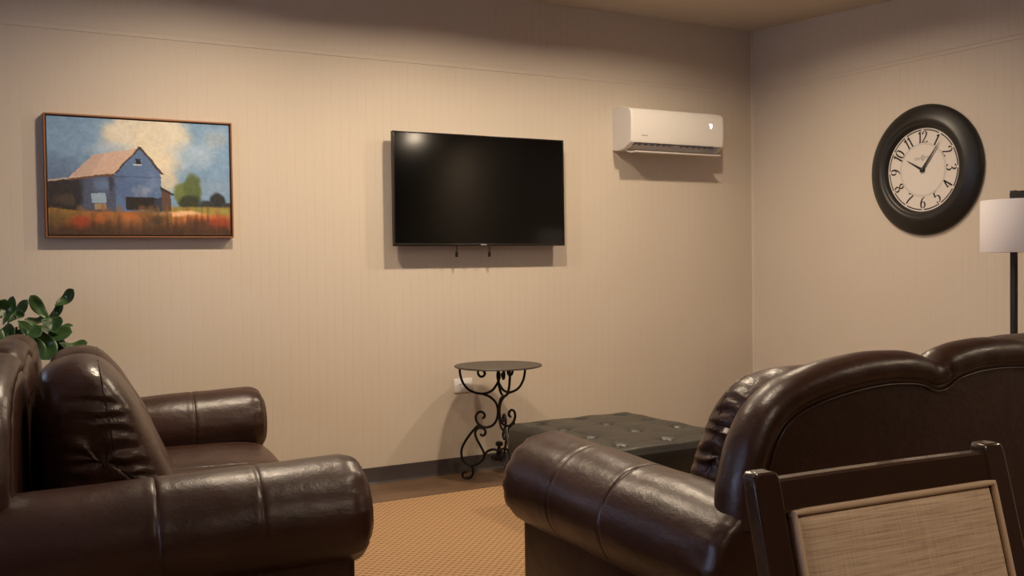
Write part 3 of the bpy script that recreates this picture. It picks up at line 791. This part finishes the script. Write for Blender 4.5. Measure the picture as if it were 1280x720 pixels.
# faded grey emblem under the twelve
mb = MB()
for (u0, u1, v0, v1) in ((-0.058, -0.012, 0.068, 0.075), (-0.058, -0.018, 0.060, 0.065), (0.012, 0.055, 0.072, 0.079), (0.016, 0.050, 0.063, 0.068)):
    mb.grid([[W(u0, v0, DZ), W(u1, v0, DZ)], [W(u0, v1, DZ), W(u1, v1, DZ)]])
n = 24; mb.grid([[W(0.002 * math.cos(2 * PI * k / n), 0.071 + 0.002 * math.sin(2 * PI * k / n), DZ) for k in range(n)], [W(0.014 * math.cos(2 * PI * k / n), 0.071 + 0.019 * math.sin(2 * PI * k / n), DZ) for k in range(n)]], True)
mb.build('emblem', M_ring, clk, smooth=False)
def hand(name, ang, L_, w, d):
    mb = MB(); s_, c_ = math.sin(ang), math.cos(ang)
    prof = [(-0.018, w * 0.9), (0.0, w * 1.3), (L_ * 0.25, w * 1.0), (L_ * 0.8, w * 0.5), (L_, w * 0.12)]
    rows = []
    for q, ww in prof: rows.append([W(s_ * q + c_ * ww * e, c_ * q - s_ * ww * e, dd) for e, dd in ((-1, d), (1, d), (1, d + 0.0015), (-1, d + 0.0015))])
    mb.grid(rows, True, True, True); mb.build(name, M_ink, clk, smooth=False)
hand('hour_hand', math.radians(300), 0.125, 0.0065, 0.036)
hand('minute_hand', math.radians(38), 0.192, 0.0055, 0.039)
clathe([(0.014, 0.0305), (0.013, 0.042), (0.006, 0.045), (0.001, 0.0455)], 24).build('hub', M_ink, clk)

# ------------------------------------------------------------------ floor lamp
lx, ly = -0.32, -2.288
lamp = thing('floor_lamp', 'black floor lamp with a white drum shade beside the wall clock', 'lamp', (lx, ly, 0))
MB().lathe([(0.001, 0.0), (0.145, 0.0), (0.148, 0.008), (0.14, 0.02), (0.03, 0.028), (0.001, 0.028)], n=48).build('base', M_lampmetal, lamp)
px_, py_ = 0.0, 0.060
MB().box((px_ - 0.0135, py_ - 0.0135, 0.02), (px_ + 0.0135, py_ + 0.0135, 1.60), 0.002).build('pole', M_lampmetal, lamp)
mb = MB(); mb.box((-0.022, -0.030, 1.553), (0.022, 0.076, 1.596), 0.010, 1); mb.build('finial', M_lampmetal, lamp)
n = 72; rows = []
for r, z in ((0.205, 1.285), (0.207, 1.283), (0.209, 1.286), (0.207, 1.545), (0.205, 1.548), (0.203, 1.545), (0.205, 1.287)):
    rows.append([(r * math.cos(2 * PI * k / n), r * math.sin(2 * PI * k / n), z) for k in range(n)])
rows.append(rows[0]); MB().grid(rows, True).build('lamp_shade', M_shade, lamp, angle=50)
mb = MB()
for k in range(3):
    a = k * 2 * PI / 3; mb.tube([(0.012 * math.cos(a), 0.012 * math.sin(a), 1.54), (0.204 * math.cos(a), 0.204 * math.sin(a), 1.54)], 0.0025, 6)
mb.build('shade_spider', M_lampmetal, lamp)
MB().lathe([(0.012, 1.36), (0.03, 1.40), (0.034, 1.44), (0.02, 1.49), (0.012, 1.55)], n=24).build('bulb', M_white, lamp)

# ------------------------------------------------------------------ wrought iron side table
tb = thing('side_table', 'round wrought iron side table with scrolled legs against the back wall', 'side table', (-2.30, -0.33, 0), 0)
TT = 0.672
MB().lathe([(0.001, TT - 0.010), (0.240, TT - 0.010), (0.253, TT - 0.007), (0.256, TT - 0.003), (0.253, TT + 0.002), (0.001, TT + 0.002)], n=72).build('tabletop', M_tabletop, tb)
S = 3.789 * 205
def q(x, y): return ((312 - x) / S, max(0.006, (642 - y) / S))
curves = [
 [(133, 122), (133, 160), (148, 205), (182, 238), (235, 250), (280, 236), (308, 200), (318, 165), (306, 140), (280, 128), (245, 126), (222, 140), (218, 158), (228, 172), (243, 170), (250, 157), (243, 148)],
 [(235, 250), (272, 264), (300, 292), (308, 330), (300, 370), (278, 395), (245, 402), (216, 388), (204, 362), (211, 340), (229, 332), (244, 341), (245, 355), (234, 362)],
 [(215, 394), (185, 425), (152, 470), (135, 508), (138, 548), (158, 572), (182, 578), (215, 566), (238, 543), (240, 520), (226, 490), (208, 458), (200, 430), (211, 409), (231, 405), (247, 416), (246, 434), (232, 440), (224, 432)],
 [(180, 577), (188, 600), (182, 626), (163, 640), (144, 634), (138, 619), (146, 609), (157, 611)],
 [(240, 533), (256, 512), (280, 502), (303, 506), (315, 524), (308, 543), (292, 548), (280, 540), (281, 527)],
]
import itertools
VR, VF = Vector((0.866, -0.5)), Vector((0.5, 0.866))
for deg in (167, 47, 287):
    a = math.radians(deg); d2 = VR * math.cos(a) + VF * math.sin(a)
    mb = MB()
    for cv in curves:
        P = [q(*p) for p in cv]
        lift = 0.012 if deg == 287 else 0.0      # this foot stands on the rug
        pts = [(d2.x * p.x, d2.y * p.x, max(p.y, 0.0078 + lift)) for p in spline([(r, z, 0) for r, z in P], 6)]
        mb.tube(pts, 0.0074, 8)
    mb.build('leg', M_iron, tb)
mb = MB(); mb.lathe([(0.010, 0.20), (0.020, 0.205), (0.023, 0.215), (0.020, 0.226), (0.010, 0.23)], n=20)
mb.lathe([(0.012, 0.115), (0.026, 0.12), (0.030, 0.135), (0.026, 0.15), (0.012, 0.155)], n=20)
for k in range(3):
    a = k * 2.094 + 0.4; mb.tube([(0.02 * math.cos(a), 0.02 * math.sin(a), 0.135), (0.0, 0.0, 0.215)], 0.005, 6)
mb.build('centre_collar', M_iron, tb)

# ------------------------------------------------------------------ outlet
ol = thing('wall_outlet', 'white electrical outlet plate on the back wall behind the side table', 'outlet', (-2.362, 0, 0.527))
MB().box((-0.0615, -0.006, -0.042), (0.0615, 0, 0.042), 0.003).build('cover_plate', M_whiteside, ol)
for s in (-1, 1):
    r = MB().lathe([(0.001, -0.0062), (0.017, -0.0075), (0.018, -0.0062), (0.018, -0.005)], (s * 0.02, 0, 0), 24, 'y').build('receptacle', M_whiteside, ol)
    mb = MB()
    for dz in (-0.007, 0.007): mb.box((s * 0.02 - 0.004, -0.0085, dz - 0.0012), (s * 0.02 + 0.004, -0.006, dz + 0.0012))
    mb.build('slot', M_slot, r, smooth=False)

# ------------------------------------------------------------------ tufted ottoman
OX0, OX1, OY0, OY1, OZ = -2.585, -1.83, -1.86, -0.935, 0.45
ott = thing('ottoman', 'black tufted leather ottoman bench between the side table and the sofa', 'ottoman', ((OX0 + OX1) / 2, (OY0 + OY1) / 2, 0.011))
hw, hd = (OX1 - OX0) / 2, (OY1 - OY0) / 2
tufts = [(-0.26 + 0.26 * i, -0.36 + 0.24 * j) for i in range(3) for j in range(4)]
n = 90; rows = []
for j in range(n + 1):
    row = []
    for i in range(n + 1):
        u, v = lerp(-1, 1, i / n), lerp(-1, 1, j / n)
        x, y = u * hw, v * hd
        e = max(0, 1 - (1 - max(abs(u) ** 1.0, 0)) * hw / 0.045), max(0, 1 - (1 - abs(v)) * hd / 0.045)
        z = 0.432 - 0.035 * (1 - math.sqrt(max(0, 1 - e[0] ** 2))) - 0.035 * (1 - math.sqrt(max(0, 1 - e[1] ** 2)))
        z += 0.012 * (1 - u * u) * (1 - v * v)
        for (tx, ty) in tufts:
            d = math.hypot(x - tx, y - ty); z -= 0.024 * math.exp(-(d / 0.030) ** 2) + 0.006 * math.exp(-(d / 0.09) ** 2)
        # creases joining the tufts diagonally and straight to the edge
        for tx in (-0.26, 0, 0.26): z -= 0.004 * math.exp(-((x - tx) / 0.010) ** 2) * (0.6 + 0.4 * math.cos(y * 22))
        for ty in (-0.36, -0.12, 0.12, 0.36): z -= 0.003 * math.exp(-((y - ty) / 0.010) ** 2) * (0.6 + 0.4 * math.cos(x * 28))
        z += 0.004 * noise.noise(Vector((x * 9, y * 9, 0.2)))
        row.append((x, y, z))
    rows.append(row)
mb = MB().grid(rows)
cush = mb.build('padded_top', M_black_leather, ott, angle=80)
for (tx, ty) in tufts:
    MB().lathe([(0.001, 0.4235), (0.009, 0.4225), (0.013, 0.419), (0.013, 0.410)], (tx, ty, 0), 16).build('button', M_button, cush)
MB().box((-hw, -hd, 0.285), (hw, hd, 0.404), 0.012, 3).build('lid', M_black_leather, ott)
MB().box((-hw + 0.006, -hd + 0.006, 0.06), (hw - 0.006, hd - 0.006, 0.28), 0.012, 3).build('body', M_black_leather, ott)
for sx in (-1, 1):
    for s2 in (-1, 1): MB().box((sx * (hw - 0.07) - 0.025, s2 * (hd - 0.07) - 0.025, 0), (sx * (hw - 0.07) + 0.025, s2 * (hd - 0.07) + 0.025, 0.065), 0.004).build('foot', M_wood, ott)

# ------------------------------------------------------------------ dining chair (its back is seen over the near edge)
ch = thing('dining_chair', 'dark wood dining chair with a beige upholstered back panel', 'chair', (-3.908, -4.62, 0.011), math.radians(-4))
LEAN = 0.25
def CP(x, d, z):
    """x across, d in front of (negative: behind) the leaning back's face, z height -> local point"""
    h = 0.952 - z
    lean = LEAN * h if z > 0.42 else LEAN * 0.532 - 0.0 * (0.42 - z)
    return (x, 0.22 - lean + d, z - 0.011)
def bar(mb, pts, w, dpt):
    rows = []
    for (x, d, z, ww, dd) in pts:
        rows.append([CP(x - ww / 2, d - dd / 2, z), CP(x + ww / 2, d - dd / 2, z), CP(x + ww / 2, d + dd / 2, z), CP(x - ww / 2, d + dd / 2, z)])
    mb.grid(rows, True, True, True)
XP = 0.230
for s in (-1, 1):
    mb = MB(); pts = []
    for z in (0.012, 0.2, 0.42, 0.46, 0.6, 0.75, 0.88, 0.94, 0.953, 0.959, 0.962):
        wz = 0.046 if z < 0.95 else (0.044 if z < 0.956 else (0.038 if z < 0.961 else 0.028))
        d = 0.022 + (0.10 * ((0.42 - z) / 0.42) ** 1.3 if z < 0.42 else 0)
        pts.append((s * XP, d, z, wz, 0.028))
    bar(mb, pts, 0, 0)
    o = mb.build('rear_post', M_wood, ch, angle=25)
    bv = o.modifiers.new('bev', 'BEVEL'); bv.width = 0.004; bv.segments = 2; bv.limit_method = 'ANGLE'
def rail(z0, z1, dcen=0.022, th=0.026, name='top_rail'):
    mb = MB(); rows = []
    for i in range(13):
        x = lerp(-XP + 0.018, XP - 0.018, i / 12); bow = 0.006 * (1 - (x / XP) ** 2)
        rows.append([CP(x, dcen - th / 2 + bow, z0), CP(x, dcen + th / 2 + bow, z0), CP(x, dcen + th / 2 + bow, z1 - 0.003), CP(x, dcen + th / 2 - 0.005 + bow, z1), CP(x, dcen - th / 2 + 0.005 + bow, z1), CP(x, dcen - th / 2 + bow, z1 - 0.003)])
    mb.grid(rows, True, True, True); return mb.build(name, M_wood, ch, angle=25)
rail(0.905, 0.950); rail(0.50, 0.545, name='lower_rail')
# inner wood liners beside the panel
x0, x1, z0, z1 = -0.197, 0.209, 0.55, 0.908
rows = []; n = 28
for j in range(n + 1):
    row = []
    for i in range(n + 1):
        u, v = lerp(-1, 1, i / n), lerp(-1, 1, j / n)
        x, z = lerp(x0, x1, i / n), lerp(z0, z1, j / n)
        e = min(1, (1 - abs(u)) * 12) ** 0.5 * min(1, (1 - abs(v)) * 12) ** 0.5
        row.append(CP(x, 0.016 - 0.020 * e * (0.75 + 0.25 * (1 - u * u) * (1 - v * v)), z))
    rows.append(row)
mb = MB().grid(rows)
rows = [[CP(lerp(x0, x1, i / n), 0.034 + 0.006 * math.sin(PI * i / n) * math.sin(PI * j / n), lerp(z0, z1, j / n)) for i in range(n + 1)] for j in range(n + 1)]
mb.grid(rows)
panel = mb.build('back_panel', M_fabric, ch, angle=70)
loop = []
for k in range(20): loop.append(CP(lerp(x0, x1, k / 20), 0.004, z1 - 0.003))
for k in range(20): loop.append(CP(x1 - 0.002, 0.004, lerp(z1 - 0.003, z0, k / 20)))
for k in range(20): loop.append(CP(lerp(x1 - 0.002, x0, k / 20), 0.004, z0))
for k in range(20): loop.append(CP(x0 + 0.001, 0.004, lerp(z0, z1 - 0.003, k / 20)))
MB().tube(loop, 0.0052, 10, True).build('welt', M_welt, panel, angle=80)
# seat and legs
rows = []; n = 24
for j in range(n + 1):
    row = []
    for i in range(n + 1):
        u, v = lerp(-1, 1, i / n), lerp(-1, 1, j / n)
        e = min(1, (1 - abs(u)) * 8) ** 0.5 * min(1, (1 - abs(v)) * 8) ** 0.5
        row.append((u * 0.235, -0.18 + v * 0.225, 0.425 + 0.05 * e))
    rows.append(row)
mb = MB().grid(rows); mb.box((-0.235, -0.405, 0.41), (0.235, 0.045, 0.43)); mb.build('seat', M_fabric, ch, angle=70)
mb = MB(); mb.box((-0.225, -0.40, 0.345), (0.225, -0.378, 0.41), .003)
for s in (-1, 1): mb.box((s * 0.215 - 0.011, -0.38, 0.345), (s * 0.215 + 0.011, 0.09, 0.41), .003)
mb.build('seat_frame', M_wood, ch)
for s in (-1, 1):
    mb = MB(); mb.grid([[(s * 0.21 - w, -0.375 - w, z), (s * 0.21 + w, -0.375 - w, z), (s * 0.21 + w, -0.375 + w, z), (s * 0.21 - w, -0.375 + w, z)] for z, w in ((0.0, 0.015), (0.41, 0.022))], True, True, True)
    mb.build('front_leg', M_wood, ch, smooth=False)

# ------------------------------------------------------------------ potted plant
plx, ply = -4.86, -0.26
pl = thing('potted_plant', 'leafy green potted plant in the gap between the sofa back and the wall', 'plant', (plx, ply, 0))
pot = MB().lathe([(0.001, 0.0), (0.10, 0.0), (0.115, 0.02), (0.145, 0.26), (0.152, 0.27), (0.152, 0.29), (0.140, 0.29), (0.134, 0.26), (0.001, 0.255)], n=40).build('pot', M_pot, pl)
MB().lathe([(0.001, 0.268), (0.133, 0.266), (0.133, 0.262)], n=32).build('soil', M_soil, pl)
MB().tube(spline([(0.01, 0, 0.26), (0.0, 0.01, 0.5), (0.03, -0.02, 0.75), (0.06, -0.03, 1.0)], 6), [0.011 - 0.0003 * k for k in range(19)], 8).build('stem', M_stem, pl)
MB().tube(spline([(0.02, -0.01, 0.62), (0.10, -0.05, 0.75), (0.16, -0.07, 0.92)], 6), 0.006, 8).build('stem', M_stem, pl)
MB().tube(spline([(0.0, 0.0, 0.6), (-0.06, -0.03, 0.8), (-0.05, -0.05, 1.0)], 6), 0.006, 8).build('stem', M_stem, pl)
def PXZ(px, py):   # plane through the plant, metres
    return (-4.868 + px * 0.00330, 1.1450 - (py - 370) * 0.00385 + px * 0.00012)
def leaf(b, t_, w, face, bend=0.02, dyb=0.0, dyt=0.0, fold=0.18):
    bx, bz = PXZ(*b); tx, tz = PXZ(*t_)
    B = Vector((bx - plx, -0.09 + dyb, bz)); T = Vector((tx - plx, -0.09 + dyt, tz))
    ax = (T - B); Ln = ax.length; ax.normalize()
    f = Vector(face).normalized(); sd = ax.cross(f).normalized(); nm = sd.cross(ax).normalized()
    rows = []; n = 14; K = 8
    for i in range(n + 1):
        s_ = i / n
        wd = 1.12 * w * (math.sin(PI * min(1, s_ ** 0.95)) ** 0.55) * (0.45 + 0.75 * s_) if 0 < s_ < 1 else 0.001
        if s_ < 0.12: wd = w * 0.12 + (wd - w * 0.12) * (s_ / 0.12)
        c_ = B + ax * (Ln * s_) + nm * (-bend * math.sin(PI * s_) * 2 + 0.004 * math.sin(9 * s_))
        row = []
        for k in range(K + 1):
            e = lerp(-1, 1, k / K)
            row.append(c_ + sd * (wd * e) + nm * (abs(e) * fold * wd + 0.0025 * math.sin(s_ * 11 + k) * abs(e)))
        rows.append(row)
    o = MB().grid(rows).build('leaf', M_leaf, pl, angle=85)
    m = o.modifiers.new('thick', 'SOLIDIFY'); m.thickness = 0.0012
FV = (-0.45, -0.85, 0.25)
LV = [((60, 402), (37, 371), 0.030, (-.2, -.8, .5), .01, 0, -.02), ((68, 386), (92, 367), 0.030, (-.5, -.8, .3), .01, -.01, -.03), ((57, 404), (78, 384), .020, (.2, -.7, .6), .01, 0, 0),
      ((40, 408), (88, 418), .045, (-.3, -.7, .6), .02, -.02, -.05), ((70, 430), (108, 432), .036, (-.3, -.6, .8), .015, -.03, -.04), ((30, 400), (60, 396), .030, (-.2, -.6, .9), .01, .02, 0),
      ((3, 404), (16, 371), .024, (-.6, -.8, .1), .01, 0, 0), ((8, 402), (33, 376), .024, (-.1, -.8, .4), .01, -.02, -.03), ((0, 396), (6, 374), .03, (.3, -.8, .3), .01, 0, 0),
      ((-10, 415), (16, 408), .05, (-.3, -.8, .5), .02, -.05, -.06), ((30, 410), (10, 425), .045, (-.2, -.9, .2), .015, -.05, -.08), ((45, 412), (58, 448), .05, (-.3, -.9, .1), .015, -.04, -.07),
      ((30, 415), (44, 450), .05, (-.4, -.9, 0), .015, -.03, -.06), ((60, 415), (72, 445), .045, (-.2, -.9, .2), .015, -.02, -.03), ((20, 400), (48, 418), .04, (-.2, -.8, .5), .015, -.06, -.08),
      ((62, 408), (92, 411), .018, (-.1, -.5, .9), .005, .03, .03), ((48, 402), (76, 404), .036, (-.3, -.8, .5), .015, -.05, -.07), ((20, 398), (25, 388), .02, (-.4, -.9, .2), .005, -.03, -.03),
      ((-20, 395), (-5, 370), .03, (-.4, -.9, .2), .01, 0, 0), ((-20, 410), (-45, 385), .04, (-.4, -.9, .2), .01, 0, 0), ((-10, 420), (-40, 440), .045, (-.4, -.9, .2), .01, 0, 0), ((10, 430), (20, 470), .05, (-.4, -.9, .2), .01, -.04, -.06)]
for L_ in LV: leaf(*L_)
